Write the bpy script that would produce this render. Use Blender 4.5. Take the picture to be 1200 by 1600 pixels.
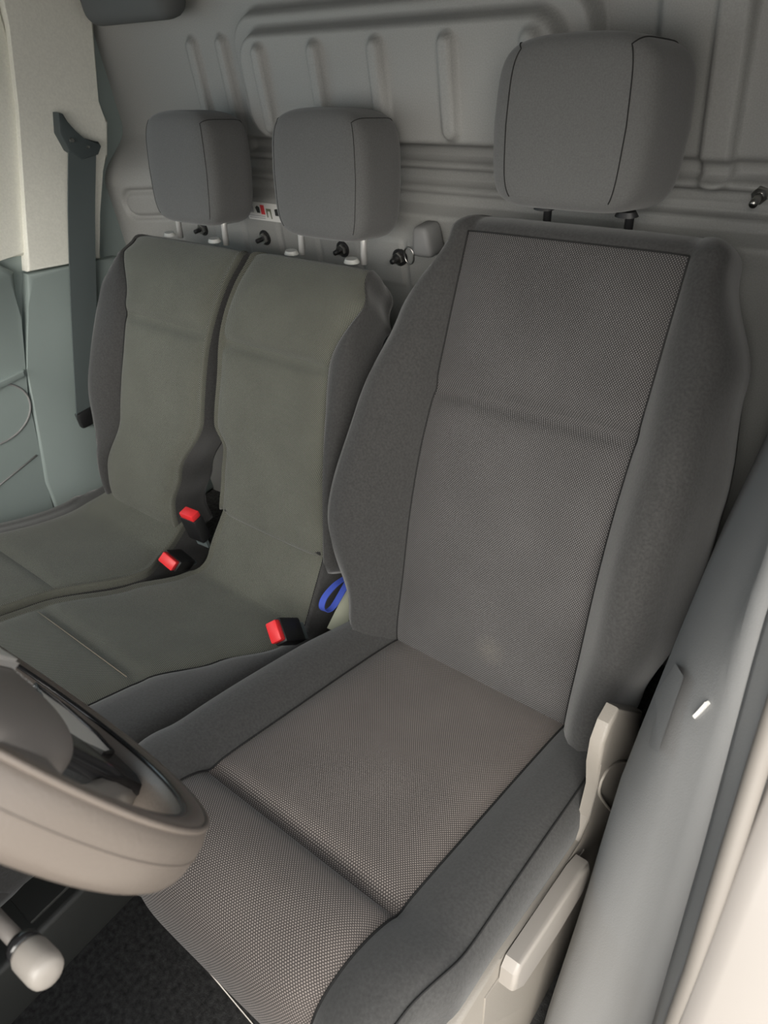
import bpy, bmesh, math, random
import numpy as np
from mathutils import Vector, Matrix
random.seed(4)
for o in list(bpy.data.objects): bpy.data.objects.remove(o, do_unlink=True)
S = bpy.context.scene
COL = S.collection

# ------------------------------------------------------------------ camera
def unit(v):
    v = np.array(v, float); return v/np.linalg.norm(v)
FPX = 1144.0
dn = unit((234, 1450, FPX))                     # downward direction seen from the phone
lf = np.array((-1630.0, -645.0, FPX)); lf -= lf@dn*dn; lf = unit(lf)
Xc, Zc = -lf, -dn
Rw = np.array([Xc, np.cross(Zc, Xc), Zc])       # world = Rw @ camera(right, down, forward)
cam = bpy.data.cameras.new('camera'); camo = bpy.data.objects.new('camera', cam); COL.objects.link(camo)
r, d, f = Rw[:, 0], Rw[:, 1], Rw[:, 2]
camo.matrix_world = Matrix(((r[0], -d[0], -f[0], .425), (r[1], -d[1], -f[1], 0.0), (r[2], -d[2], -f[2], 1.2), (0, 0, 0, 1)))
cam.sensor_fit = 'VERTICAL'; cam.sensor_height = 36; cam.sensor_width = 27
cam.lens = FPX/1600*36
cam.clip_start = .02
cam.dof.use_dof = True; cam.dof.focus_distance = 1.0; cam.dof.aperture_fstop = 9.0
S.camera = camo

# ------------------------------------------------------------------ light
w = bpy.data.worlds.new('overcast'); S.world = w; w.use_nodes = True
nt = w.node_tree; bg = nt.nodes['Background']
tc = nt.nodes.new('ShaderNodeTexCoord'); sx = nt.nodes.new('ShaderNodeSeparateXYZ'); rp = nt.nodes.new('ShaderNodeValToRGB')
nt.links.new(tc.outputs['Generated'], sx.inputs[0]); nt.links.new(sx.outputs['Z'], rp.inputs[0]); nt.links.new(rp.outputs[0], bg.inputs[0])
rp.color_ramp.elements[0].position = 0.0; rp.color_ramp.elements[0].color = (1.0, .96, .90, 1)
rp.color_ramp.elements[1].position = 0.7; rp.color_ramp.elements[1].color = (.90, .95, 1.0, 1)
bg.inputs[1].default_value = .95
sun = bpy.data.lights.new('sun', 'SUN'); sun.energy = 2.6; sun.angle = math.radians(50); sun.color = (1, .95, .86)
suno = bpy.data.objects.new('sun', sun); COL.objects.link(suno)
suno.rotation_euler = Vector((-.40, .62, -.50)).to_track_quat('-Z', 'Y').to_euler()
S.view_settings.view_transform = 'Standard'; S.view_settings.look = 'None'
S.view_settings.exposure = 1.4; S.view_settings.gamma = 1.0; S.view_settings.use_curve_mapping = False

# ------------------------------------------------------------------ materials
def mat(name, col, rough=.6, metal=0.0, noise=None, bump=None, spec=.5, sheen=0, coat=0):
    m = bpy.data.materials.new(name); m.use_nodes = True
    n = m.node_tree; b = n.nodes['Principled BSDF']
    b.inputs['Base Color'].default_value = (*col, 1); b.inputs['Roughness'].default_value = rough
    b.inputs['Metallic'].default_value = metal; b.inputs['Specular IOR Level'].default_value = spec
    if sheen: b.inputs['Sheen Weight'].default_value = sheen; b.inputs['Sheen Roughness'].default_value = .5
    if coat: b.inputs['Coat Weight'].default_value = coat
    t = n.nodes.new('ShaderNodeTexCoord')
    if noise:
        sc, am = noise
        nz = n.nodes.new('ShaderNodeTexNoise'); nz.inputs['Scale'].default_value = sc; nz.inputs['Detail'].default_value = 4
        r_ = n.nodes.new('ShaderNodeValToRGB')
        r_.color_ramp.elements[0].color = (*[c*(1-am) for c in col], 1); r_.color_ramp.elements[1].color = (*[c*(1+am) for c in col], 1)
        r_.color_ramp.elements[0].position = .3; r_.color_ramp.elements[1].position = .7
        n.links.new(t.outputs['Object'], nz.inputs['Vector']); n.links.new(nz.outputs['Fac'], r_.inputs[0]); n.links.new(r_.outputs[0], b.inputs['Base Color'])
    if bump:
        sc, st = bump
        nz = n.nodes.new('ShaderNodeTexNoise'); nz.inputs['Scale'].default_value = sc; nz.inputs['Detail'].default_value = 3
        bp = n.nodes.new('ShaderNodeBump'); bp.inputs['Strength'].default_value = st; bp.inputs['Distance'].default_value = .001
        n.links.new(t.outputs['Object'], nz.inputs['Vector']); n.links.new(nz.outputs['Fac'], bp.inputs['Height']); n.links.new(bp.outputs[0], b.inputs['Normal'])
    return m

def dotted(name, ground, dot, pitch=.0033, smudge=None):
    """woven seat cloth: staggered pale dots on a dark ground, laid out in metres on the UV map"""
    m = bpy.data.materials.new(name); m.use_nodes = True; n = m.node_tree; b = n.nodes['Principled BSDF']
    b.inputs['Roughness'].default_value = .95; b.inputs['Specular IOR Level'].default_value = .2
    b.inputs['Sheen Weight'].default_value = .15
    uv = n.nodes.new('ShaderNodeUVMap'); uv.uv_map = 'UVMap'
    sp = n.nodes.new('ShaderNodeSeparateXYZ'); n.links.new(uv.outputs[0], sp.inputs[0])
    def M(op, a, c=None, v=None):
        q = n.nodes.new('ShaderNodeMath'); q.operation = op
        for i, s in enumerate((a, c)):
            if s is None: continue
            if isinstance(s, (int, float)): q.inputs[i].default_value = s
            else: n.links.new(s, q.inputs[i])
        return q.outputs[0]
    v = M('DIVIDE', sp.outputs[1], pitch*.62); row = M('FLOOR', v); odd = M('MULTIPLY', M('MODULO', row, 2.0), .5)
    odd = M('ABSOLUTE', odd)
    u = M('ADD', M('DIVIDE', sp.outputs[0], pitch), odd)
    fu = M('SUBTRACT', M('FRACT', u), .5); fv = M('SUBTRACT', M('FRACT', v), .5)
    dd = M('SQRT', M('ADD', M('POWER', M('MULTIPLY', M('ABSOLUTE', fu), 1.25), 2.0), M('POWER', M('MULTIPLY', M('ABSOLUTE', fv), 1.0), 2.0)))
    rp = n.nodes.new('ShaderNodeValToRGB'); rp.color_ramp.elements[0].position = .16; rp.color_ramp.elements[1].position = .46
    rp.color_ramp.elements[0].color = (*dot, 1); rp.color_ramp.elements[1].color = (*ground, 1)
    n.links.new(dd, rp.inputs[0])
    nz = n.nodes.new('ShaderNodeTexNoise'); nz.inputs['Scale'].default_value = 9; n.links.new(uv.outputs[0], nz.inputs['Vector'])
    mx = n.nodes.new('ShaderNodeMix'); mx.data_type = 'RGBA'; mx.blend_type = 'MULTIPLY'; mx.inputs['Factor'].default_value = .35
    n.links.new(rp.outputs[0], mx.inputs[6]); n.links.new(nz.outputs['Fac'], mx.inputs[7])
    out = mx.outputs[2]
    if smudge:                                      # a dusty mark of its own on the cloth
        su, sv, sr = smudge  # centre and radius
        e = M('SQRT', M('ADD', M('POWER', M('ABSOLUTE', M('SUBTRACT', sp.outputs[0], su)), 2.0), M('POWER', M('ABSOLUTE', M('SUBTRACT', sp.outputs[1], sv)), 2.0)))
        n2 = n.nodes.new('ShaderNodeTexNoise'); n2.inputs['Scale'].default_value = 160; n.links.new(uv.outputs[0], n2.inputs['Vector'])
        k = M('MULTIPLY', M('MAXIMUM', M('SUBTRACT', 1.0, M('DIVIDE', e, sr)), 0.0), M('MULTIPLY', n2.outputs['Fac'], .18))
        m2 = n.nodes.new('ShaderNodeMix'); m2.data_type = 'RGBA'; n.links.new(k, m2.inputs[0]); n.links.new(out, m2.inputs[6]); m2.inputs[7].default_value = (.3, .27, .21, 1); out = m2.outputs[2]
    n.links.new(out, b.inputs['Base Color'])
    bp = n.nodes.new('ShaderNodeBump'); bp.inputs['Strength'].default_value = .35; bp.inputs['Distance'].default_value = .0012; bp.invert = True
    n.links.new(dd, bp.inputs['Height']); n.links.new(bp.outputs[0], b.inputs['Normal'])
    return m

CLOTH = mat('plain dark cloth', (.044, .0435, .043), .95, noise=(300, .18), bump=(900, .25), spec=.15, sheen=.25)
CLOTHH = mat('headrest cloth', (.118, .118, .117), .95, noise=(500, .10), bump=(900, .25), spec=.15, sheen=.25)
DOT = dotted('dotted cloth', (.039, .037, .037), (.205, .197, .197), smudge=(.025, .125, .028))
DOTC = dotted('warm-lit dotted cloth', (.060, .052, .049), (.34, .295, .27))  # same cloth as the backrest, warm brighter light put into its colour
DOTP = dotted('olive-lit dotted cloth', (.060, .061, .051), (.27, .275, .23), pitch=.0030)  # same cloth again, with the greenish light tint mixed into its colour
SEAM = mat('seam thread', (.012, .012, .012), .9)
PALE = mat('pale thread', (.20, .17, .13), .9)
PLA = mat('dark grain plastic', (.040, .041, .038), .55, bump=(700, .3))
BULK = mat('bulkhead grain plastic', (.29, .29, .28), .55, noise=(500, .08), bump=(600, .25))
COVER = mat('taupe seat cover plastic', (.23, .21, .185), .5, bump=(800, .3))
LEVER = mat('grey lever plastic', (.25, .23, .21), .45)
BEIGE = mat('beige pillar trim', (.84, .835, .76), .7, noise=(250, .05), bump=(500, .15))
DOORM = mat('door trim plastic', (.26, .31, .30), .6, bump=(600, .25))  # teal lens haze is mixed into this trim colour
GREYT = mat('grey pillar plastic', (.22, .22, .22), .6, bump=(600, .25))
SEAL = mat('rubber seal', (.17, .155, .14), .55)
WHITE = mat('white body paint', (.26, .24, .225), .35, coat=.2)
CARPET = mat('black carpet', (.055, .054, .053), 1.0, noise=(120, .4), bump=(400, .8), spec=.05)
CHROME = mat('chrome', (.78, .77, .74), .08, 1.0)
GUIDE = mat('dark belt guide plastic', (.06, .075, .078), .5)
POSTM = mat('brushed post metal', (.85, .84, .82), .45, .7)
CLIP = mat('pale grey plastic', (.40, .40, .38), .5)
SATIN = mat('satin metal', (.55, .54, .52), .3, 1.0)
LEATHER = mat('wheel leather', (.125, .106, .092), .34, bump=(420, .25))
GLOSSB = mat('gloss black', (.015, .015, .016), .18)
PAD = mat('airbag cover plastic', (.15, .138, .13), .45, bump=(900, .2))
RED = mat('red plastic', (.75, .03, .035), .4)
BLACK = mat('black plastic', (.012, .012, .013), .5)
WEB = mat('belt webbing', (.09, .11, .112), .8, bump=(900, .4))  # webbing colour lifted towards teal to carry the haze over it
BLUE = mat('blue ribbon', (.045, .08, .42), .8)
OLIVE = mat('pale olive webbing', (.30, .31, .24), .8)
STICK = mat('label white', (.75, .74, .72), .5)
LRED = mat('label red', (.75, .05, .06), .5); LBLK = mat('label black', (.03, .03, .03), .5); LGRN = mat('label olive', (.16, .18, .12), .5)
LGRY = mat('label grey print', (.40, .39, .40), .5)
INK = mat('white print', (.88, .88, .88), .5)
LINER = mat('headliner', (.10, .105, .105), .9)
GLASS = bpy.data.materials.new('tinted window glass'); GLASS.use_nodes = True
n = GLASS.node_tree; n.nodes.clear(); o_ = n.nodes.new('ShaderNodeOutputMaterial'); mx = n.nodes.new('ShaderNodeMixShader'); tb = n.nodes.new('ShaderNodeBsdfTransparent'); gb = n.nodes.new('ShaderNodeBsdfGlossy'); fr = n.nodes.new('ShaderNodeFresnel')
tb.inputs[0].default_value = (.45, .58, .66, 1); gb.inputs['Roughness'].default_value = .02
n.links.new(fr.outputs[0], mx.inputs[0]); n.links.new(tb.outputs[0], mx.inputs[1]); n.links.new(gb.outputs[0], mx.inputs[2]); n.links.new(mx.outputs[0], o_.inputs[0])

# ------------------------------------------------------------------ builders
def rootloc(p):
    v = Vector((0, 0, 0))
    while p is not None: v += p.location; p = p.parent
    return v
def obj(name, verts, faces, m, parent=None, uv=None, smooth=True, sharp=None):
    """one mesh object from world-space vertices; parented pieces are stored relative to their thing"""
    off = rootloc(parent)
    me = bpy.data.meshes.new(name)
    me.from_pydata([(v[0]-off.x, v[1]-off.y, v[2]-off.z) for v in verts], [], [tuple(int(i) for i in f_) for f_ in faces])
    if uv is not None:
        ul = me.uv_layers.new(name='UVMap')
        for lp in me.loops: ul.data[lp.index].uv = uv[lp.vertex_index]
    me.materials.append(m)
    if smooth:
        me.polygons.foreach_set('use_smooth', [True]*len(me.polygons))
        if sharp: me.set_sharp_from_angle(angle=math.radians(sharp))
    o = bpy.data.objects.new(name, me); COL.objects.link(o)
    if parent is not None: o.parent = parent
    return o
def thing(name, label, cat, loc, group=None):
    o = bpy.data.objects.new(name, None); COL.objects.link(o); o.location = loc; o.empty_display_size = .05
    o['label'] = label; o['category'] = cat
    if group: o['group'] = group
    return o
def tag(o, label, cat, group=None):
    o['label'] = label; o['category'] = cat
    if group: o['group'] = group
    return o
def struct(o, label=None):
    o['kind'] = 'structure'
    if label: o['label'] = label
    return o
def bmobj(name, bm, m, parent=None, smooth=True, sharp=40):
    bmesh.ops.recalc_face_normals(bm, faces=bm.faces)
    vs = [v.co.copy() for v in bm.verts]; bm.verts.index_update(); fs = [[v.index for v in f_.verts] for f_ in bm.faces]
    bm.free(); return obj(name, vs, fs, m, parent, smooth=smooth, sharp=sharp)
def box(bm, c, s, rot=None, bev=0, seg=2):
    g = bmesh.ops.create_cube(bm, size=1.0); vs = g['verts']
    M_ = Matrix.Translation(c) @ (rot.to_4x4() if rot else Matrix.Identity(4)) @ Matrix.Diagonal((*s, 1))
    bmesh.ops.transform(bm, matrix=M_, verts=vs)
    if bev:
        es = list({e for v in vs for e in v.link_edges}); bmesh.ops.bevel(bm, geom=es, offset=bev, segments=seg, affect='EDGES', profile=.5)
def boxobj(name, c, s, m, parent=None, rot=None, bev=.003, seg=2):
    bm = bmesh.new(); box(bm, c, s, rot, bev, seg); return bmobj(name, bm, m, parent)
def frames(pts):
    pts = [Vector(p) for p in pts]; T = []
    for i in range(len(pts)): T.append((pts[min(i+1, len(pts)-1)]-pts[max(i-1, 0)]).normalized())
    n0 = T[0].orthogonal().normalized(); out = []
    for i, t in enumerate(T):
        n0 = (n0 - n0.dot(t)*t).normalized(); out.append((pts[i], n0.copy(), t.cross(n0)))
    return out
def tube(name, pts, rad, m, parent=None, n=8, closed=False):
    fr_ = frames(pts); vs, fs = [], []; K = len(fr_)
    for i, (p, a, b) in enumerate(fr_):
        rr = rad[i] if hasattr(rad, '__len__') else rad
        for k in range(n):
            t = 2*math.pi*k/n; vs.append(p+rr*(math.cos(t)*a+math.sin(t)*b))
    for i in range(K-1+(1 if closed else 0)):
        for k in range(n):
            j = (i+1) % K; fs.append((i*n+k, i*n+(k+1) % n, j*n+(k+1) % n, j*n+k))
    if not closed: fs += [tuple(range(n))[::-1], tuple((K-1)*n+k for k in range(n))]
    return obj(name, vs, fs, m, parent)
def ribbon(name, pts, across, width, thick, m, parent=None):
    """a flat strap: a thin rectangle swept along pts; across = direction of its width at each point (or one vector)"""
    fr_ = frames(pts); vs, fs = [], []
    for i, (p, a, b) in enumerate(fr_):
        t = (Vector(pts[min(i+1, len(pts)-1)])-Vector(pts[max(i-1, 0)])).normalized()
        ac = Vector(across[i] if isinstance(across, list) else across); ac = (ac-ac.dot(t)*t).normalized(); nn = t.cross(ac)
        for sa, sb in ((-1, -1), (1, -1), (1, 1), (-1, 1)): vs.append(p+ac*sa*width/2+nn*sb*thick/2)
    K = len(pts)
    for i in range(K-1):
        for k in range(4): fs.append((i*4+k, i*4+(k+1) % 4, i*4+4+(k+1) % 4, i*4+4+k))
    fs += [(3, 2, 1, 0), tuple(K*4-4+k for k in range(4))]
    return obj(name, vs, fs, m, parent, sharp=40)
def spline(pts, n):
    """Catmull-Rom through pts resampled evenly by length"""
    P = np.array(pts, float); P = np.vstack([2*P[0]-P[1], P, 2*P[-1]-P[-2]]); out = []
    for i in range(1, len(P)-2):
        t = np.linspace(0, 1, 24, endpoint=False)[:, None]; a, b, c, d_ = P[i-1], P[i], P[i+1], P[i+2]
        out.append(.5*((2*b)+(c-a)*t+(2*a-5*b+4*c-d_)*t**2+(3*b-a-3*c+d_)*t**3))
    out = np.vstack(out+[P[-2][None]]); L = np.r_[0, np.cumsum(np.linalg.norm(np.diff(out, axis=0), axis=1))]
    q = np.linspace(0, L[-1], n); return np.stack([np.interp(q, L, out[:, k]) for k in range(out.shape[1])], 1), q
def lerp(tab):
    a = np.array(tab, float)
    def g(s):
        # smooth interpolation
        i = np.clip(np.searchsorted(a[:, 0], s)-1, 0, len(a)-2); t = np.clip((s-a[i, 0])/(a[i+1, 0]-a[i, 0]), 0, 1); t = t*t*(3-2*t)
        return a[i, 1]*(1-t)+a[i+1, 1]*t
    return g
def upholstery(parent, path, creases, cx, inL, inR, outL, outR, bL, bR, depth, mats, names, top=None, NI=28, NB=14, NS=80, back=True,
               insert_over_top=False, wrapL=False, wrapR=False, crease_d=.010, puff=.006, side=lambda s: 1.0, stop=None, pipe=True):
    """A padded cushion: a centre cloth panel between two bolsters, swept along a profile in the y-z plane.
    inL/inR = panel edges, outL/outR = outer edges (metres from cx, functions of length), bL/bR = bolster heights, depth = thickness."""
    P, q = spline(path, NS); L = q[-1]
    T = np.gradient(P, axis=0); T /= np.linalg.norm(T, axis=1)[:, None]
    Nn = np.stack([-T[:, 1], T[:, 0]], 1)
    if Nn[NS//2] @ np.array([-1, .6]) < 0: Nn = -Nn
    rings, uvs = [], []; segs = None
    rows = [(P[i], Nn[i], T[i], q[i], 0.0) for i in range(NS)]
    if top:                                                   # rounded top edge
        h, rd = top
        for k in range(1, 9):
            a = k/8*math.pi/2
            rows.append((P[-1]+T[-1]*h*math.sin(a), Nn[-1], T[-1], L+h*a, rd*(1-math.cos(a))))
    for (p, nn, tt, s, rec) in rows:
        si = min(s, L)
        a, b, A, B = inL(si), inR(si), outL(si), outR(si); hl, hr, D = bL(si), bR(si), depth(si)
        A += rec*.55; B -= rec*.55; a = max(a, A+.003); b = min(b, B-.003)
        pts = []
        def half(w0, w1, hh, sg):
            g = abs(w1-w0); r0 = min(.03, D*.3)
            cp = [(w0, -.006-rec), (w0+sg*.16*g, hh*.45-rec), (w0+sg*.5*g, hh-rec), (w0+sg*.82*g, hh*.80-rec), (w1, min(hh*.15, -.005)-rec-.006),
                  (w1+sg*.001, -D*.45), (w1-sg*.004, -D*.8+rec*.5), (w1-sg*min(.03, g), -D+rec*.8)]
            c, _ = spline(cp, NB+1); return c
        Rh = half(b, B, hr, 1); Lh = half(a, A, hl, -1)
        xs = np.linspace(a, b, NI+1)
        cr = sum(math.exp(-((si-c_)/.011)**2) for c_ in creases) if not rec else 0
        edges = sorted([0]+list(creases)+[L]); pf = 0
        for e0, e1 in zip(edges[:-1], edges[1:]):
            if e0 <= si <= e1 and e1 > e0: pf = max(0.0, math.sin(math.pi*(si-e0)/(e1-e0)))**.6
        dz = []
        for x in xs:
            u_ = (x-a)/(b-a); e_ = min(u_, 1-u_); ed = 1-math.exp(-e_/.06)
            dz.append(-.006*(1-ed)-crease_d*cr*(.35+.65*ed)+puff*pf*ed-rec)
        ins = list(zip(xs, dz))
        nb_ = 6 if back else 2
        bot = [(Rh[-1][0]+(Lh[-1][0]-Rh[-1][0])*k/nb_, -D+rec*.8) for k in range(1, nb_)]
        ring = [tuple(v) for v in Lh[::-1][:-1]] + ins + [tuple(v) for v in Rh[1:]] + bot
        rings.append([(cx+x, p[0]+nn[0]*dd, p[1]+nn[1]*dd) for x, dd in ring]); 
        al = np.r_[0, np.cumsum([math.dist(ring[k], ring[k+1]) for k in range(len(ring)-1)])]; al -= (al[NB]+al[NB+NI])/2
        uvs.append([(al[k], s) for k in range(len(ring))])
    M_ = len(rings[0]); R_ = len(rings); i0, i1 = NB, NB+NI
    j0 = i0-3 if wrapL else i0; j1 = i1+3 if wrapR else i1
    V = [v for rg in rings for v in rg]; U = [v for rg in uvs for v in rg]
    fin = [[] for _ in range(len(creases)+1)]; fb = []
    for i in range(R_-1):
        for k in range(M_):
            j = (k+1) % M_; fc = (i*M_+k, i*M_+j, (i+1)*M_+j, (i+1)*M_+k)
            s = rows[i][3]
            if j0 <= k < j1 and (i < NS-1 or insert_over_top): fin[sum(1 for c_ in creases if s > c_)].append(fc)
            else: fb.append(fc)
    fb.append(tuple(range(M_))); fb.append(tuple((R_-1)*M_+k for k in range(M_))[::-1])
    def sub(name, F, m, par, uv=True):
        used = sorted({i for f_ in F for i in f_}); mp = {u: i for i, u in enumerate(used)}
        return obj(name, [V[u] for u in used], [[mp[i] for i in f_] for f_ in F], m, par, uv=[U[u] for u in used] if uv else None)
    body = sub(names[0], fb, mats[0], parent)
    bm = bmesh.new(); bm.from_mesh(body.data); bmesh.ops.recalc_face_normals(bm, faces=bm.faces); bm.to_mesh(body.data); bm.free()
    for F in fin:
        if F: sub(names[1], F, mats[1], parent)
    if pipe:
        for k in ([] if wrapL else [i0])+([] if wrapR else [i1]):
            pts = [Vector(rings[i][k])+Vector((0, rows[i][1][0], rows[i][1][1]))*.0012 for i in range(0, NS, 1)]
            tube('seam', pts, .0013, SEAM, body, 5)
        if top and not insert_over_top:
            tube('seam', [Vector(rings[NS-1][k])+Vector((0, rows[NS-1][1][0], rows[NS-1][1][1]))*.001 for k in range(i0, i1+1)], .0012, SEAM, body, 5)
    return rings, rows, (i0, i1), body

C = lambda v: (lambda s: v)

# ------------------------------------------------------------------ the cab: bulkhead, floor, ceiling, sides
def sst(x, a, b):
    t = np.clip((x-a)/(b-a), 0, 1); return t*t*(3-2*t)
def rrect(X, Z, x0, x1, z0, z1, rr):
    cx, cz = (x0+x1)/2, (z0+z1)/2; qx = np.abs(X-cx)-(x1-x0)/2+rr; qz = np.abs(Z-cz)-(z1-z0)/2+rr
    return np.minimum(np.maximum(qx, qz), 0)+np.hypot(np.maximum(qx, 0), np.maximum(qz, 0))-rr       # signed distance
xs = np.arange(-1.22, .42, .004); zs = np.r_[np.arange(-.05, .66, .05), np.arange(.66, 1.36, .004)]
X, Z = np.meshgrid(xs, zs)
prof = np.array([(-.1, 1.0), (.80, 1.0), (.826, .996), (.832, 1.0), (.836, 1.03), (.852, 1.034), (.858, 1.026), (.866, 1.026), (.872, 1.045), (.888, 1.045), (.894, 1.03), (.902, 1.03), (.908, 1.05), (.922, 1.05), (.93, 1.034), (1.4, 1.034)])
Yb = np.interp(Z, prof[:, 0], prof[:, 1])
side = sst(X, -.86, -.93)                                     # at both ends the sheet is plain
Yb = Yb*(1-side)+(1.0+.034*sst(Z, .87, .95))*side
Yb -= sst(X, -.93, -1.14)*.055*sst(Z, .93, .84)
sr = sst(X, .02, .05)
def bumpx(dist, h, e): return h*sst(dist, e, -e)
Yb -= bumpx(rrect(X, Z, -.728, -.055, .932, 1.30 if False else 1.128, .055), .030, .007)        # outer frame
Yb -= bumpx(rrect(X, Z, -.690, -.088, .940, 1.102, .045), .028, .007)                           # inner panel
for cxr in (-.632, -.505, -.382, -.256, -.126):
    Yb -= bumpx(rrect(X, Z, cxr-.013, cxr+.013, .952, 1.085, .013), .013, .005)
for cxr, sl in ((-.868, -.02), (-.785, -.02)):
    Yb -= bumpx(rrect(X+(1.09-Z)*.10*0, Z, cxr-.013, cxr+.013, .90, 1.095, .013), .013, .005)
Yb -= bumpx(rrect(X, Z, .092, .132, .893, 1.5, .02), .013, .005)
Yb -= .016*sst(X, .012, .028)*sst(Z, .86, .875)
Yb += bumpx(rrect(X, Z, -1.132, -.90, .772, .835, .03), .010, .004) - bumpx(rrect(X, Z, -1.122, -.91, .781, .826, .022), .010, .004)
for k in range(9):
    x0 = -1.0+k*.103
    Yb -= bumpx(rrect(X, Z, x0, x0+.092, .70, .782, .006), .004, .002)
V = np.stack([X, Yb, Z], -1).reshape(-1, 3); nx = len(xs); nz = len(zs)
ii = (np.arange(nz-1)[:, None]*nx+np.arange(nx-1)[None]).ravel()
F = np.stack([ii, ii+1, ii+nx+1, ii+nx], 1)
bulk = obj('wall_back', V.tolist(), F.tolist(), BULK); struct(bulk, 'pressed grey bulkhead behind the three seats')
so = bulk.modifiers.new('thickness', 'SOLIDIFY'); so.thickness = .012; so.offset = -1

struct(boxobj('floor', (-.40, .25, -.05), (1.62, 1.8, .10), CARPET, bev=0), 'black carpet floor')
struct(boxobj('ceiling', (-.42, .34, 1.34), (1.62, 1.5, .06), LINER, bev=0), 'grey headliner')
struct(boxobj('trim_5', (-.95, .985, 1.215), (.26, .07, .17), LINER, bev=.03, seg=5), 'added dark block below the headliner')  # added block, stands in for a dark blur under the roof
def prism(name, poly, x0, x1, m, parent=None, bev=0, seg=3, axis='x'):
    """polygon in (y,z) given thickness between x0 and x1"""
    bm = bmesh.new()
    fr_ = [bm.verts.new((x1, p[0], p[1])) for p in poly]; bk = [bm.verts.new((x0, p[0], p[1])) for p in poly]
    ff = bm.faces.new(fr_); bm.faces.new(bk[::-1]); nn = len(poly)
    for i in range(nn): bm.faces.new((fr_[i], bk[i], bk[(i+1) % nn], fr_[(i+1) % nn]))
    if bev: bmesh.ops.bevel(bm, geom=list(ff.edges), offset=bev, segments=seg, affect='EDGES', profile=.5)
    return bmobj(name, bm, m, parent, sharp=35)
struct(prism('wall_front', [(-.66, 0), (-.56, 0), (-.50, .45), (-.20, .50), (-.18, .70), (-.26, .80), (-.60, .84), (-.66, .84)], -1.2, .36, PLA, None, .01), 'unseen dark dashboard and firewall added to hold back windscreen light')  # out of view, added to keep windscreen light off the floor
wl = struct(prism('wall_left', [(.42, -.1), (1.07, -.1), (1.07, 1.34), (.87, 1.34), (.81, 1.02), (.72, .80), (.42, .80)], -1.225, -1.178, DOORM), 'passenger side pillar wall')
up = prism('pillar_trim', [(.689, .742), (.857, .711), (.868, .745), (.893, .80), (.929, .880), (.958, .900), (.985, .962), (.971, 1.003), (1.026, 1.138), (1.022, 1.158), (1.005, 1.20), (1.005, 1.31), (.87, 1.31), (.845, 1.155), (.80, 1.02), (.745, .88)], -1.19, -1.150, BEIGE, wl, .006, 3)
up['label'] = 'beige upper pillar trim'
lo = prism('lower_pillar_trim', [(.50, .0), (.52, .30), (.60, .56), (.66, .68), (.687, .738), (.855, .708), (.90, .70), (.95, .60), (.97, .0)], -1.19, -1.152, DOORM, wl, .012, 4)
dr = struct(prism('door_1', [(-.60, -.02), (.485, -.02), (.505, .26), (.575, .50), (.635, .66), (.665, .75), (.64, .778), (-.60, .80)], -1.21, -1.155, DOORM, None, .014, 4), 'dark passenger door trim')
prism('armrest_ledge', [(-.55, .555), (.585, .548), (.59, .562), (-.55, .572)], -1.16, -1.146, DOORM, dr, .003, 2)
pk = [(.49+.085*math.cos(t), .50+.065*math.sin(t)) for t in np.linspace(0, 2*math.pi, 40, endpoint=False)]
tube('speaker_ring', [(-1.1545, y, z) for y, z in pk], .0025, GREYT, dr, 6, True)
tube('trim_line', [(-1.1545, -.3, .06), (-1.1545, .431, .351), (-1.1545, .535, .37)], .0022, GREYT, dr, 6)
# window of the passenger door
wn = struct(prism('window_1', [(-.55, .80), (.66, .778), (.705, .77), (.765, .90), (.81, 1.02), (.84, 1.12), (.86, 1.30), (.80, 1.30), (.745, 1.16), (.70, 1.05), (.65, .92), (.60, .80), (-.55, .82)], -1.205, -1.165, BEIGE, None, .006, 2), 'beige window frame of the passenger door')
obj('window_pane', [(-1.19, -.55, .79), (-1.19, .64, .79), (-1.19, .72, 1.05), (-1.19, .79, 1.30), (-1.19, -.2, 1.30)], [(0, 1, 2, 3, 4)], GLASS, wn)
tube('window_seal', [(-1.172, -.3, .823), (-1.172, .596, .808), (-1.172, .645, .925), (-1.172, .695, 1.055), (-1.172, .738, 1.17), (-1.172, .78, 1.29)], .007, SEAL, wn, 8)

# driver-side door pillar: grey inner trim, rubber seal, white painted body
def tab(*p):
    a = np.array(p, float); return lambda z: np.interp(z, a[:, 0], a[:, 1])
y1 = tab((-.1, .17), (.31, .30), (.56, .365), (.70, .42), (.80, .46), (1.31, .50)); x1 = tab((-.1, .392), (.31, .386), (.56, .379), (.76, .367), (1.31, .367))
y2 = tab((-.1, .14), (.45, .27), (.60, .33), (.72, .395), (.85, .43), (1.31, .46)); x2 = tab((-.1, .406), (.51, .404), (.60, .400), (.72, .394), (1.31, .39))
y3 = tab((-.1, .12), (.45, .25), (.60, .315), (.70, .375), (.85, .41), (1.31, .44)); x3 = tab((-.3, .416), (1.31, .414))
def jamb(name, cols, z0, z1, m, label, th=.005):
    """a strip of the door opening: cols(z) gives its plan outline at height z"""
    vs, fs, K = [], [], 40
    for z in np.linspace(z0, z1, K):
        c_ = cols(z); n_ = len(c_); vs += [(p[0], p[1], z) for p in c_]
    for k in range(K-1):
        for i in range(n_-1): fs.append((k*n_+i, k*n_+i+1, (k+1)*n_+i+1, (k+1)*n_+i))
    o = struct(obj(name, vs, fs, m, sharp=60), label)
    so = o.modifiers.new('thickness', 'SOLIDIFY'); so.thickness = th; so.offset = 1
    return o
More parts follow.
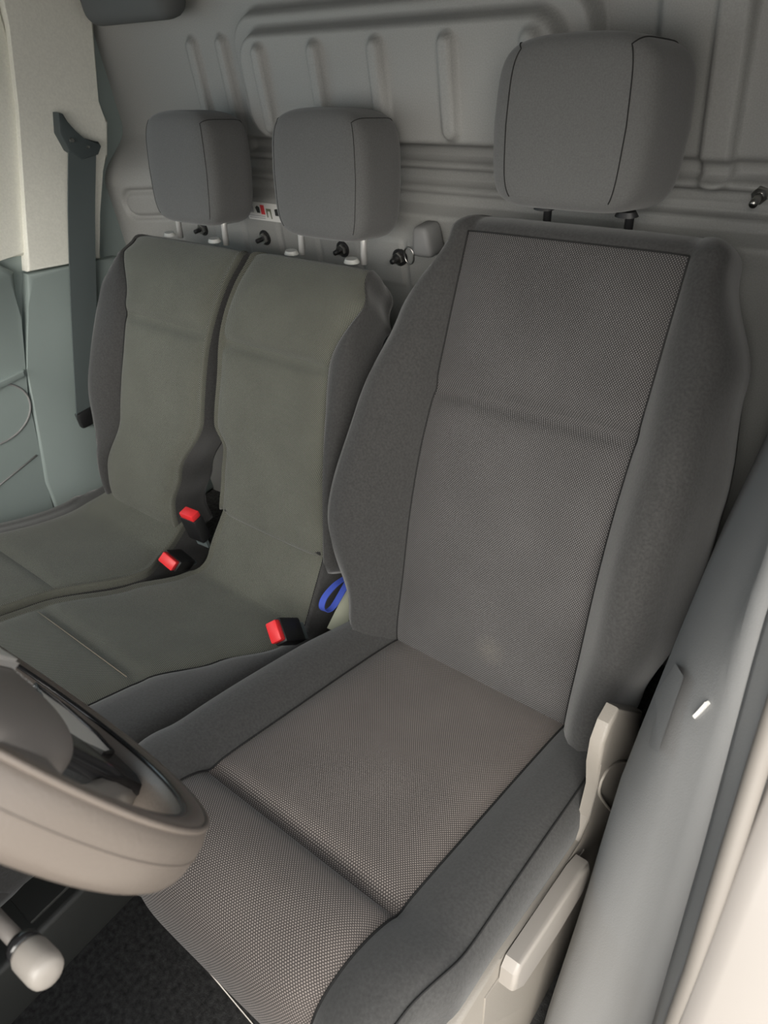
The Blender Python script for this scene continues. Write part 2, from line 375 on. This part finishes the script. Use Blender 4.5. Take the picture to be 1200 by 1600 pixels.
def c1(z):
    lv = (.10, .45, .62, .80)
    P0 = np.array([(.308, .026), (.276, .052), (.270, .12), (.267, .30)]); P1 = np.array([(.325, .028), (.290, .072), (.273, .15), (.267, .30)])
    P2 = np.array([(.328, .040), (.303, .11), (.280, .25), (.268, .40)]); P3 = np.array([(.352, .06), (.332, .16), (.312, .30), (.290, .42)])
    k = np.interp(z, lv, (0, 1, 2, 3)); i = min(int(k), 2); t = k-i; q_ = (P0, P1, P2, P3)[i]*(1-t)+(P0, P1, P2, P3)[i+1]*t
    q, _ = spline([(x1(z)+.003, y1(z)-.004), (x1(z), y1(z)), (x1(z)-.010, y1(z)+.006)]+[(p[0], y1(z)+p[1]) for p in q_]+[(.266+.03*sst(z, .6, .8), 1.03)], 30); return q
t1 = jamb('trim_1', c1, -.10, 1.31, GREYT, 'grey plastic pillar trim beside the driver seat')
t2 = jamb('trim_2', lambda z: [(x2(z), y2(z)), (x2(z)-.006, y2(z)+.008), (x1(z)+.008, y1(z)-.014), (x1(z)+.004, y1(z)-.004)], -.10, 1.31, GREYT, 'narrow grey step along the door opening')
zz_ = np.linspace(-.10, 1.31, 40)
t3 = struct(tube('trim_3', [(x2(z)+.006, y2(z)-.008, z) for z in zz_], .008, SEAL, None, 12), 'rubber door seal')
wr = jamb('wall_right', lambda z: [(.70, y3(z)+.03), (.46, y3(z)+.004), (.43, y3(z)-.002), (x3(z), y3(z)), (x3(z)-.004, y3(z)+.006), (x3(z)-.006, y3(z)+.03)], -.10, 1.31, WHITE, 'white painted door opening of the van body')
bon = struct(boxobj('trim_6', (-.42, -1.25, .78), (1.5, 1.1, .06), WHITE, None, Matrix.Rotation(.10, 3, 'X'), .02), 'unseen white bonnet added to bounce light into the cab')  # out of view, added as a reflector for the upper bulkhead
struct(boxobj('ground', (0, 0, -.45), (16, 16, .04), mat('pale bounce ground', (.48, .43, .37), .9, noise=(30, .2)), bev=0), 'unseen pale ground outside, added to bounce warm light')  # out of view, added and tinted for warm bounce through the door
# floor cover on the passenger side
t4 = struct(boxobj('trim_4', (-.70, -.13, .06), (.66, .52, .12), PLA, bev=.010, seg=3), 'raised floor step in front of the bench')
boxobj('lid', (-.62, .06, .1225), (.46, .20, .008), PLA, t4, bev=.003)

# ------------------------------------------------------------------ driver seat
ds = thing('driver_seat', 'driver seat with plain dark bolsters and warm-tinted dotted centre, nearest the camera', 'seat', (0, .30, 0))
# backrest
bpath = [(.585, .25), (.575, .312), (.612, .42), (.648, .52), (.69, .61), (.737, .686), (.79, .78), (.843, .873)]
_, bq = spline(bpath, 80); BL = bq[-1]; bc = BL-.215
rings, rows, (i0, i1), dback = upholstery(ds, bpath, [bc], 0,
    C(-.150), C(.150),
    lerp([(0, -.195), (.10, -.225), (.27, -.268), (.42, -.258), (.56, -.232), (BL, -.178)]), lerp([(0, .195), (.10, .225), (.27, .262), (.42, .256), (.56, .238), (BL, .192)]),
    lerp([(0, .03), (.10, .055), (.28, .090), (.46, .062), (.60, .022), (BL, .004)]), lerp([(0, .03), (.10, .055), (.30, .085), (.46, .065), (.60, .025), (BL, .006)]),
    C(.12), (CLOTH, DOT), ('backrest', 'backrest_panel'), top=(.030, .062), crease_d=.015, puff=.010)
# cushion
cpath = [(.62, .285), (.56, .312), (.46, .345), (.36, .375), (.27, .402), (.217, .418), (.175, .442), (.14, .452), (.105, .448), (.082, .430), (.070, .40), (.066, .36), (.08, .30)]
_, cq = spline(cpath, 90); CL = cq[-1]
iy = lambda y: 0
cc = .427
def wout(s): return lerp([(0, .21), (.08, .235), (.2, .244), (.44, .244), (.52, .226), (.58, .20), (CL, .18)])(s)
rings, rows, (i0, i1), dcush = upholstery(ds, cpath, [cc], 0, lerp([(0, -.15), (.45, -.15), (CL, -.125)]), lerp([(0, .150), (.45, .150), (CL, .145)]),
    lambda s: -wout(s), wout, lerp([(0, .02), (.3, .024), (.5, .016), (CL, .004)]), lerp([(0, .012), (.3, .018), (.5, .012), (CL, .004)]),
    lerp([(0, .10), (.45, .13), (CL, .10)]), (CLOTH, DOTC), ('seat_cushion', 'cushion_panel'), NS=90, crease_d=.015, puff=.008)
st = [Vector(rings[i][i1+5])+Vector((.0008, 0, .0008)) for i in range(8, 80)]
tube('stitching', st, .0012, SEAM, dcush, 5)
# plastic side cover with the height lever in its pocket
cover = prism('side_cover', [(.46, .045), (.30, .045), (.12, .10), (.10, .28), (.115, .385), (.165, .400), (.242, .388), (.34, .355), (.42, .335), (.445, .35), (.460, .395), (.456, .445), (.462, .48), (.478, .498), (.50, .502), (.585, .40), (.572, .33), (.54, .226), (.51, .14)], .236, .252, COVER, ds, .005, 3)
prism('lever_pocket', [(.42, .18), (.28, .16), (.20, .30), (.21, .365), (.263, .350), (.36, .325), (.43, .305), (.44, .25)], .2515, .2535, COVER, cover, .0008, 1)
lever = prism('height_lever', [(.234, .352), (.240, .378), (.25, .386), (.38, .350), (.405, .335), (.412, .305), (.39, .285), (.33, .295), (.25, .325)], .2535, .272, LEVER, ds, .006, 4)
arc, _ = spline([(.2525, .55, .335), (.2525, .51, .385), (.2525, .473, .412), (.2525, .460, .392), (.2525, .485, .329), (.2525, .522, .250)], 30)
tube('cover_crease', [tuple(v) for v in arc], .0022, COVER, cover, 6)
# seat frame under the cushion
boxobj('seat_frame', (0, .36, .19), (.30, .40, .14), BLACK, ds, bev=.01)
tube('front_edge_wire', [(-.055, .067, .318), (-.045, .066, .305), (-.030, .066, .272), (.005, .066, .205), (.04, .066, .14)], .0018, SATIN, ds, 6)
for q_ in (-.155, -.135): boxobj('frame_clip', (q_, .13, .20), (.012, .012, .006), SATIN, ds, bev=.001)
for sx_ in (-.17, .17): boxobj('floor_rail', (sx_, .38, .02), (.05, .46, .04), BLACK, ds, bev=.004)
for sx_ in (-.14, .14): boxobj('seat_leg', (sx_, .38, .085), (.03, .34, .11), BLACK, ds, bev=.004)

def superbox(nseg, n_, half, cen, tilt, shape):
    """rounded cushion block from a cube grid pushed onto a super-ellipsoid; returns verts, quads with (face, u, v)"""
    vs, idx, fs = [], {}, []
    g = np.linspace(-1, 1, nseg+1); g = np.sign(g)*np.abs(g)**.9
    def vid(p):
        k = tuple(round(c_, 5) for c_ in p)
        if k not in idx:
            idx[k] = len(vs); pv = np.array(p); e = (np.abs(pv)**n_).sum()**(1/n_); q_ = pv/e
            x, y, z = shape(q_[0], q_[1], q_[2]); x *= half[0]; y *= half[1]; z *= half[2]
            ct, stt = math.cos(tilt), math.sin(tilt)
            vs.append((cen[0]+x, cen[1]+y*ct+z*stt, cen[2]-y*stt+z*ct))
        return idx[k]
    for ax in range(3):
        for sg in (-1, 1):
            for i in range(nseg):
                for j in range(nseg):
                    q_ = []
                    for (a, b) in ((i, j), (i+1, j), (i+1, j+1), (i, j+1)):
                        p = [0, 0, 0]; p[ax] = sg; p[(ax+1) % 3] = g[a]; p[(ax+2) % 3] = g[b]; q_.append(p)
                    cxm = sum(p[0] for p in q_)/4
                    ids = [vid(p) for p in q_]
                    fs.append((ids if sg > 0 else ids[::-1], ax, cxm))
    return vs, fs, g, vid
def headrest(seat, cen, half, tilt, posts, sleeves, m, seamc=.78, postm=None, tap=.10, sr=.0012):
    def shape(x, y, z):
        x *= (1-.05*max(0, -z)-.04*max(0, z))*(1+tap*y); z *= 1-.10*x*x*(z > 0)
        if y < 0: y *= .8
        return x, y, z
    postm = postm or POSTM
    vs, fs, g, vid = superbox(26, 5.4, half, cen, tilt, shape)
    cut = g[np.argmin(np.abs(g-seamc))]
    mid = [f_[0] for f_ in fs if abs(f_[2]) < cut]
    def sub(name, F, par):
        used = sorted({i for f_ in F for i in f_}); mp = {u: i for i, u in enumerate(used)}
        return obj(name, [vs[u] for u in used], [[mp[i] for i in f_] for f_ in F], m, par)
    h = sub('headrest', mid, seat)
    for sg in (-1, 1):
        sub('side_panel', [f_[0] for f_ in fs if f_[2]*sg > cut], h)
        loop = [(sg*cut, -1, z) for z in g] + [(sg*cut, y, 1) for y in g[1:]]
        pts = []
        for p in loop:
            v = Vector(vs[vid(p)]); dirn = (v-Vector(cen)).normalized(); pts.append(v+dirn*.0004)
        tube('seam', pts, sr, SEAM, h, 5)
    for (a, b) in posts: tube('post', [a, ((a[0]+b[0])/2, (a[1]+b[1])/2, (a[2]+b[2])/2), b], .0055, postm, h, 12)
    for c_ in sleeves:
        bm = bmesh.new(); bmesh.ops.create_cone(bm, segments=20, radius1=.013, radius2=.010, depth=.006, cap_ends=True)
        bmesh.ops.scale(bm, vec=(1.15, .8, 1), verts=bm.verts)
        bmesh.ops.transform(bm, matrix=Matrix.Translation(c_), verts=bm.verts); bmobj('post_sleeve', bm, BLACK if postm is BLACK else CLIP, seat)
    return h
headrest(ds, (-.022, .915, .988), (.113, .064, .095), .22, [((-.056, .893, .875), (-.056, .905, .94)), ((.056, .893, .875), (.056, .905, .94))],
         [(-.058, .890, .897), (.054, .890, .897)], CLOTHH, seamc=.82, sr=.0008, postm=BLACK)

# ------------------------------------------------------------------ middle seat
ms = thing('middle_seat', 'middle bench seat with dark dotted cloth and a raised wedge below its backrest', 'seat', (-.43, .30, 0))
mpath = [(.640, .36), (.606, .385), (.604, .395), (.632, .47), (.672, .59), (.715, .70), (.76, .762), (.81, .800)]
_, mq = spline(mpath, 80); ML = mq[-1]
mcx = -.43
upholstery(ms, mpath, [ML-.155], mcx,
    lerp([(0, -.155), (.12, -.147), (.175, -.141), (.215, -.165), (.33, -.155), (ML, -.143)]), lerp([(0, .125), (.15, .115), (ML-.15, .100), (ML-.02, .146), (ML, .15)]),
    lerp([(0, -.160), (.12, -.152), (.175, -.146), (.215, -.170), (.33, -.160), (ML, -.148)]), lerp([(0, .150), (ML-.14, .150), (ML-.05, .142), (ML, .118)]),
    C(.001), lerp([(0, .02), (.2, .030), (ML-.12, .012), (ML-.03, .0), (ML, .0)]), C(.09), (CLOTH, DOTP), ('backrest', 'backrest_panel'), top=(.028, .055), insert_over_top=True, wrapL=True, crease_d=.012, puff=.011)
tube('seam', [(mcx+x, .603, .392) for x in np.linspace(-.135, .11, 12)], .0035, SEAM, ms, 6)  # dark line laid in for the shade between backrest and wedge
# cushion with wedge
wpath = [(.640, .405), (.618, .400), (.610, .390), (.575, .338), (.540, .288), (.530, .279), (.515, .278), (.42, .305), (.32, .345), (.25, .372), (.16, .402), (.06, .425), (-.02, .432), (-.07, .42), (-.095, .39), (-.10, .34)]
_, wq = spline(wpath, 90); WL = wq[-1]
upholstery(ms, wpath, [.455], mcx,
    lerp([(0, -.14), (.14, -.160), (.2, -.187), (.30, -.222), (.45, -.262), (WL, -.28)]), lerp([(0, .11), (.16, .105), (.24, .112), (.34, .07), (.45, .035), (WL, .01)]),
    lerp([(0, -.145), (.14, -.165), (.2, -.195), (.30, -.230), (.45, -.270), (WL, -.288)]), lerp([(0, .118), (.16, .115), (.22, .160), (.46, .165), (WL, .15)]),
    C(.001), lerp([(0, .001), (.17, .001), (.24, .010), (WL, .012)]), C(.12), (CLOTH, DOTP), ('seat_cushion', 'cushion_panel'), NS=90, crease_d=.005, puff=.004, wrapL=True)
tube('stitching', [(-.67, .2535, .3725), (-.60, .2535, .3735), (-.50, .2535, .3735), (-.41, .2535, .3725)], .0008, PALE, ms, 5)
headrest(ms, (-.437, .90, .914), (.104, .060, .094), .2, [((-.507, .868, .79), (-.507, .885, .88)), ((-.368, .868, .79), (-.368, .885, .88))],
         [(-.520, .856, .797), (-.383, .856, .799)], CLOTHH, seamc=.95, tap=.03, sr=.0005)
# ------------------------------------------------------------------ passenger seat
ps = thing('passenger_seat', 'outer passenger seat with dark dotted cloth against the far door pillar', 'seat', (-.76, .30, 0))
ppath = [(.575, .26), (.572, .33), (.60, .42), (.64, .53), (.69, .65), (.725, .71), (.77, .762), (.815, .795)]
_, pq = spline(ppath, 80); PL = pq[-1]
pcx = -.765
upholstery(ps, ppath, [PL-.15], pcx,
    lerp([(0, -.185), (.12, -.18), (.25, -.12), (PL-.17, -.105), (PL-.12, -.115), (PL-.01, -.175), (PL, -.19)]), lerp([(0, .04), (.10, .043), (.17, .067), (.30, .134), (PL, .148)]),
    lerp([(0, -.20), (.15, -.205), (.3, -.205), (PL-.12, -.197), (PL-.05, -.183), (PL, -.158)]), lerp([(0, .045), (.10, .048), (.17, .072), (.30, .140), (PL, .154)]),
    lerp([(0, .002), (.15, .01), (.3, .030), (PL-.12, .012), (PL-.03, .0), (PL, .0)]), C(.001), C(.09), (CLOTH, DOTP), ('backrest', 'backrest_panel'), top=(.028, .055), insert_over_top=True, wrapR=True, crease_d=.012, puff=.011)
opath = [(.60, .32), (.54, .30), (.50, .295), (.42, .315), (.32, .352), (.25, .378), (.16, .407), (.06, .428), (-.02, .435), (-.07, .423), (-.095, .39), (-.10, .34)]
_, oq = spline(opath, 90); OL = oq[-1]
upholstery(ps, opath, [.30], pcx, lerp([(0, -.20), (.1, -.24), (OL, -.28)]), lerp([(0, .05), (.08, .062), (.15, .090), (.34, .042), (OL, .024)]),
    lerp([(0, -.22), (.1, -.30), (OL, -.34)]), lerp([(0, .055), (.08, .067), (.15, .096), (.34, .048), (OL, .030)]),
    lerp([(0, .002), (.1, -.01), (OL, -.01)]), C(.001), C(.12), (CLOTH, DOTP), ('seat_cushion', 'cushion_panel'), NS=90, crease_d=.004, puff=.004, wrapR=True, pipe=False)
headrest(ps, (-.777, .90, .908), (.100, .060, .094), .2, [((-.842, .868, .785), (-.842, .885, .88)), ((-.706, .868, .785), (-.706, .885, .88))],
         [(-.858, .856, .795), (-.722, .856, .797)], CLOTHH, seamc=.95, tap=.03, sr=.0005)
tb_ = thing('bench_base', 'dark plastic base box under the two bench seats', 'seat base', (-.60, .3, 0))
boxobj('box_shell', (-.65, .38, .065), (.56, .44, .13), PLA, tb_, bev=.01)

# ------------------------------------------------------------------ seat belts and buckles
def buckle(label, c, up_, face, parent_group='red seat belt buckles'):
    """c = centre of the red button, up_ = direction the buckle points, face = direction of its broad side"""
    u_ = Vector(up_).normalized(); fn = Vector(face); fn = (fn-fn.dot(u_)*u_).normalized(); sd = u_.cross(fn)
    R3 = Matrix((sd, fn, u_)).transposed(); c = Vector(c)
    t = thing('seat_belt_buckle', label, 'buckle', c-u_*.10, parent_group)
    boxobj('buckle_body', c-u_*.034, (.042, .024, .058), BLACK, t, R3, .004)
    bt = boxobj('release_button', c+u_*.001, (.035, .021, .014), RED, t, R3, .003); bt['label'] = 'red button'
    ribbon('buckle_strap', [c-u_*.065, c-u_*.075, c-u_*.085], sd, .03, .006, WEB, t)
buckle('red buckle beside the driver seat, at the right front foot of the wedge', (-.290, .452, .356), (.1, -.70, .70), (.3, -.5, .8))
buckle('upper red buckle standing in the gap between the two bench backrests', (-.622, .560, .388), (.05, -.1, 1), (.1, -1, .0))
buckle('lower red buckle lying at the gap between the two bench cushions', (-.625, .487, .325), (.35, -.7, .65), (.4, -.2, .8))
bt = thing('seat_belt', 'dark seat belt hanging from its guide on the beige pillar', 'seat belt', (-1.14, .66, .36))
gd = prism('belt_guide', [(.868, 1.005), (.878, 1.0), (.885, .965), (.90, .945), (.935, .935), (.938, .925), (.925, .912), (.885, .912), (.862, .935), (.855, .97)], -1.15, -1.128, GUIDE, bt, .005, 2)
for (y, z, rr) in ((.874, .952, .005), (.905, .932, .003)):
    bm = bmesh.new(); bmesh.ops.create_cone(bm, segments=14, radius1=rr, radius2=rr*.8, depth=.006, cap_ends=True)
    bmesh.ops.transform(bm, matrix=Matrix.Translation((-1.126, y, z)) @ Matrix.Rotation(math.pi/2, 4, 'Y'), verts=bm.verts); bmobj('screw', bm, SATIN, gd)
wp, _ = spline([(-1.134, .892, .925), (-1.136, .836, .80), (-1.136, .762, .62), (-1.136, .70, .46), (-1.138, .678, .40)], 20)
ribbon('belt_webbing', [tuple(v) for v in wp], (0, 1, -.1), .062, .003, WEB, bt)
boxobj('lower_anchor', (-1.138, .675, .40), (.02, .05, .04), BLACK, bt, bev=.006)
tube('anchor_pin', [(-1.128, .68, .385), (-1.128, .686, .36), (-1.128, .689, .345)], .0025, CHROME, bt, 8)
b2 = thing('belt_anchor', 'grey belt anchor flap with bright metal slot on pillar beside driver backrest', 'belt anchor', (.30, .46, .55))
fl_ = [(.302, .496, .612), (.288, .496, .557), (.303, .460, .575), (.306, .439, .556), (.317, .428, .570), (.316, .472, .629)]
V_ = [(p[0]+.006, p[1]-.024, p[2]+.030) for p in fl_]+[(p[0]-.002, p[1]+.002, p[2]) for p in fl_]
obj('anchor_flap', V_, [(0, 1, 2, 5), (2, 3, 4, 5), (11, 8, 7, 6), (11, 10, 9, 8)]+[(i, 6+i, 6+(i+1) % 6, (i+1) % 6) for i in range(6)], GREYT, b2, sharp=30)
ribbon('metal_slot', [(.3495, .4255, .667), (.346, .425, .655), (.3425, .4245, .644)], (.5, .8, .3), .004, .003, STICK, b2)
# blue loop and olive strap between driver seat and wedge
lp = [(-.279, .61+.0, .35), (-.281, .585, .352), (-.283, .560, .345), (-.283, .548, .332), (-.281, .552, .318), (-.279, .568, .315), (-.277, .59, .328), (-.276, .612, .342)]
lp, _ = spline(lp, 30)
tag(ribbon('pull_loop', [tuple(v) for v in lp], (1, .1, .1), .012, .0015, BLUE), 'blue fabric pull loop between the wedge and driver backrest', 'strap')
tag(ribbon('webbing_strap', [(-.262, .545, .285), (-.264, .58, .305), (-.266, .62, .335), (-.268, .66, .37)], (.9, .1, -.4), .028, .003, OLIVE), 'pale olive strap end beside the blue loop at driver backrest', 'strap')

# ------------------------------------------------------------------ bulkhead fittings
for k, x in enumerate((-.937, -.742, -.532, -.398)):
    lab = ['stud on the bulkhead below the passenger headrest', 'stud on the bulkhead below the printed label', 'stud on the bulkhead below the middle headrest', 'stud on the bulkhead left of the driver backrest shoulder'][k]
    t = thing('wall_stud', lab, 'stud', (x, .996, .753), 'threaded studs on the bulkhead')
    bm = bmesh.new(); bmesh.ops.create_cone(bm, segments=6, radius1=.011, radius2=.010, depth=.010, cap_ends=True)
    bmesh.ops.transform(bm, matrix=Matrix.Translation((x, .991, .753)) @ Matrix.Rotation(math.pi/2, 4, 'X'), verts=bm.verts); bmobj('nut', bm, SATIN, t)
    bm = bmesh.new(); bmesh.ops.create_cone(bm, segments=20, radius1=.015, radius2=.015, depth=.004, cap_ends=True)
    bmesh.ops.transform(bm, matrix=Matrix.Translation((x, .996, .753)) @ Matrix.Rotation(math.pi/2, 4, 'X'), verts=bm.verts); bmobj('washer', bm, BLACK, t)
    tube('bolt_shank', [(x, .99, .753), (x, .982, .753), (x, .972, .753)], .0045, BLACK, t, 10)
t = thing('wall_stud', 'bright bolt on the bulkhead at the far right, beyond the driver headrest', 'stud', (.172, 1.01, .89))
tube('bolt_shank', [(.172, 1.02, .892), (.172, 1.0, .89), (.172, .985, .888)], .005, SATIN, t, 10)
tube('nut', [(.172, 1.016, .892), (.172, 1.011, .891), (.172, 1.006, .891)], .010, SATIN, t, 6)
st_ = thing('warning_label', 'white printed airbag warning label on the bulkhead, partly behind middle headrest', 'label', (-.69, .998, .805))
obj('label_sheet', [(-.782, .9945, .822), (-.775, .9945, .788), (-.60, .9945, .788), (-.60, .9945, .822), (-.782, .9965, .822), (-.775, .9965, .788), (-.60, .9965, .788), (-.60, .9965, .822)],
    [(0, 1, 2, 3), (7, 6, 5, 4), (0, 4, 5, 1), (1, 5, 6, 2), (2, 6, 7, 3), (3, 7, 4, 0)], STICK, st_, smooth=False)
def patch(name, poly, m): obj(name, [(x, .9938, z) for x, z in poly], [tuple(range(len(poly)))], m, st_, smooth=False)
patch('pictogram', [(-.750, .812), (-.747, .802), (-.738, .802), (-.738, .813), (-.744, .816)], LBLK)
patch('pictogram', [(-.735, .818), (-.735, .800), (-.724, .800), (-.724, .818)], LRED)
patch('pictogram', [(-.720, .812), (-.720, .795), (-.717, .795), (-.716, .807), (-.710, .807), (-.709, .793), (-.706, .793), (-.706, .812)], LGRN)
patch('pictogram', [(-.696, .812), (-.696, .800), (-.685, .800), (-.685, .814)], LBLK)
for zz in (.797, .793): patch('print_line', [(-.772, zz), (-.772, zz-.0015), (-.726, zz-.0015), (-.726, zz)], LGRY)
patch('print_line', [(-.772, .815), (-.770, .802), (-.756, .802), (-.756, .815)], LGRY)
hk = thing('wall_hook', 'grey plastic hook block on the bulkhead between middle and driver headrests', 'hook', (-.318, .99, .80))
bm = bmesh.new(); box(bm, (-.318, .975, .80), (.042, .045, .05), None, .010, 3)
for v in bm.verts: v.co.x += (-.318-v.co.x)*.35*max(0, (v.co.z-.79)/.035)
bmobj('block', bm, GREYT, hk)
tube('ring', [(-.352+.010*math.cos(t), .965, .772+.014*math.sin(t)) for t in np.linspace(0, 2*math.pi, 24, endpoint=False)], .0015, SATIN, hk, 6, True)

# ------------------------------------------------------------------ steering wheel and stalk
WC = Vector((0, .030, .873)); ta = math.radians(20.4)
ex, eu, en = Vector((1, 0, 0)), Vector((0, -math.sin(ta), math.cos(ta))), Vector((0, math.cos(ta), math.sin(ta)))
def wpt(x, u, o=0): return WC+ex*x+eu*u+en*o
sw = thing('steering_wheel', 'grey leather steering wheel cut by the left edge of the picture', 'steering wheel', WC)
vs, fs = [], []; NR, NC = 96, 20; RR = .1745
for i in range(NR):
    a = 2*math.pi*i/NR
    for k in range(NC):
        t = 2*math.pi*k/NC; c_, s_ = math.cos(t), math.sin(t)
        rr = RR+.0128*np.sign(c_)*abs(c_)**.8; oo = .0205*np.sign(s_)*abs(s_)**.8
        vs.append(wpt(rr*math.cos(a), rr*math.sin(a), oo))
for i in range(NR):
    for k in range(NC): fs.append((i*NC+k, ((i+1) % NR)*NC+k, ((i+1) % NR)*NC+(k+1) % NC, i*NC+(k+1) % NC))
rim = obj('rim', vs, fs, LEATHER, sw)
for rr, oo, m_, th in ((RR+.0124, .001, LEATHER, .0009), (RR+.0075, .0185, LEATHER, .0022), (RR-.0085, .0165, GLOSSB, .0022)):
    tube('rim_seam', [wpt(rr*math.cos(a), rr*math.sin(a), oo) for a in np.linspace(0, 2*math.pi, 96, endpoint=False)], th, m_, rim, 6, True)
def blob(name, cen, half, n_, m, parent, shape=lambda x, y, z: (x, y, z), seg=18):
    v0, f0, _, _ = superbox(seg, n_, (1, 1, 1), (0, 0, 0), 0, shape)
    return obj(name, [wpt(cen[0]+v[0]*half[0], cen[1]+v[1]*half[1], cen[2]+v[2]*half[2]) for v in v0], [f_[0] for f_ in f0], m, parent)
pad = blob('airbag_cover', (0, .0, -.003), (.094, .076, .031), 2.8, PAD, sw, lambda x, y, z: (x*(1-.12*max(0, -y)), y, z))
blob('hub', (0, 0, -.03), (.07, .06, .05), 3, BLACK, sw)
# spokes as swept flat bars
def spoke(pts, wd, th, m, name='spoke'):
    P_ = [wpt(*p) for p in pts]; vs, fs = [], []; n_ = 12
    for i, p in enumerate(P_):
        t = (P_[min(i+1, len(P_)-1)]-P_[max(i-1, 0)]).normalized(); ac = (t.cross(en)).normalized(); nn = ac.cross(t)
        w_ = wd[i]
        for k in range(n_):
            q_ = 2*math.pi*k/n_; c_, s_ = math.cos(q_), math.sin(q_)
            vs.append(p+ac*w_*np.sign(c_)*abs(c_)**.6+nn*th*np.sign(s_)*abs(s_)**.6)
    for i in range(len(P_)-1):
        for k in range(n_): fs.append((i*n_+k, i*n_+(k+1) % n_, (i+1)*n_+(k+1) % n_, (i+1)*n_+k))
    fs += [tuple(range(n_))[::-1], tuple((len(P_)-1)*n_+k for k in range(n_))]
    return obj(name, vs, fs, m, sw)
spoke([(.05, .0, .0), (.09, .0, -.002), (.13, .0, -.004), (.165, .0, -.002)], [.028, .026, .022, .024], .009, PAD)
spoke([(-.05, .0, .0), (-.09, .0, -.002), (-.13, .0, -.004), (-.165, .0, -.002)], [.028, .026, .022, .024], .009, PAD)
spoke([(.10, -.05, -.012), (.075, -.09, -.014), (.05, -.125, -.014), (.03, -.168, -.010)], [.012, .012, .013, .016], .012, LEVER)
bsp = spoke([(0, -.04, .002), (0, -.08, .0), (0, -.12, -.002), (0, -.165, -.002)], [.050, .046, .046, .055], .009, GLOSSB)
def plate(name, poly, o0, o1, m, parent):
    bm = bmesh.new(); a = [bm.verts.new(wpt(x, u, o1)) for x, u in poly]; b = [bm.verts.new(wpt(x, u, o0)) for x, u in poly]; n_ = len(poly)
    ff = bm.faces.new(a); bm.faces.new(b[::-1])
    for i in range(n_): bm.faces.new((a[i], b[i], b[(i+1) % n_], a[(i+1) % n_]))
    bmesh.ops.bevel(bm, geom=list(ff.edges), offset=.002, segments=2, affect='EDGES'); return bmobj(name, bm, m, parent)
ci = [(-.045, -.095, .0185), (-.034, -.128, .0150), (-.016, -.150, .0110), (.004, -.156, .0075), (.028, -.112, .0010), (.034, -.085, .0015)]
V_ = [wpt(*p) for p in ci]+[wpt(p[0]*.96, p[1], p[2]-.006) for p in ci]; K_ = len(ci)
obj('chrome_insert', V_, [tuple(range(K_)), tuple(range(K_, 2*K_))[::-1]]+[(i, K_+i, K_+(i+1) % K_, (i+1) % K_) for i in range(K_)], POSTM, bsp, sharp=30)
tube('insert_frame', V_[:K_], .0022, GLOSSB, bsp, 8, True)
bd = plate('badge', [(0, .034), (.024, .0), (0, -.034), (-.024, 0)], .0285, .0345, POSTM, pad)
def text(body, c, ux, uy, size, m, parent, name='lettering'):
    cu = bpy.data.curves.new('t', 'FONT'); cu.body = body; cu.size = size; cu.align_x = 'CENTER'; cu.align_y = 'CENTER'; cu.extrude = 0
    to = bpy.data.objects.new('t', cu); COL.objects.link(to); bpy.context.view_layer.update()
    me = to.to_mesh(); vs = [Vector(c)+Vector(ux)*v.co.x+Vector(uy)*v.co.y for v in me.vertices]; fs = [list(p.vertices) for p in me.polygons]
    bpy.data.objects.remove(to); o = obj(name, vs, fs, m, parent, smooth=False); return o
text('AIRBAG', wpt(-.004, -.050, .0252), ex, eu, .011, INK, pad)
stk = thing('column_stalk', 'grey control stalk end poking out below the steering wheel', 'stalk', (.0, -.03, .70))
tube('stalk_arm', [(-.03, -.034, .683), (.02, -.032, .687), (.056, -.030, .690)], .006, PAD, stk, 14)
sp_ = [(.052, -.030, .689), (.0535, -.030, .689), (.057, -.030, .6895), (.074, -.029, .691), (.079, -.0288, .6912), (.0815, -.0285, .6915), (.0825, -.0285, .6915)]
tube('stalk_knob', sp_, [.009, .0118, .0128, .0128, .0118, .0095, .004], LEVER, stk, 18)
tube('knob_ring', [(.046, -.030, .6885), (.049, -.030, .689), (.052, -.030, .689)], .0118, GLOSSB, stk, 18)
cl = thing('steering_column', 'dark steering column shroud behind the wheel', 'steering column', (0, -.12, .78))
boxobj('shroud', tuple(WC-en*.175), (.10, .22, .09), BLACK, cl, Matrix.Rotation(ta, 3, 'X'), .02, 3)
boxobj('lower_shroud', (-.05, -.10, .735), (.085, .15, .15), BLACK, cl, Matrix.Rotation(ta, 3, 'X'), .02, 3)
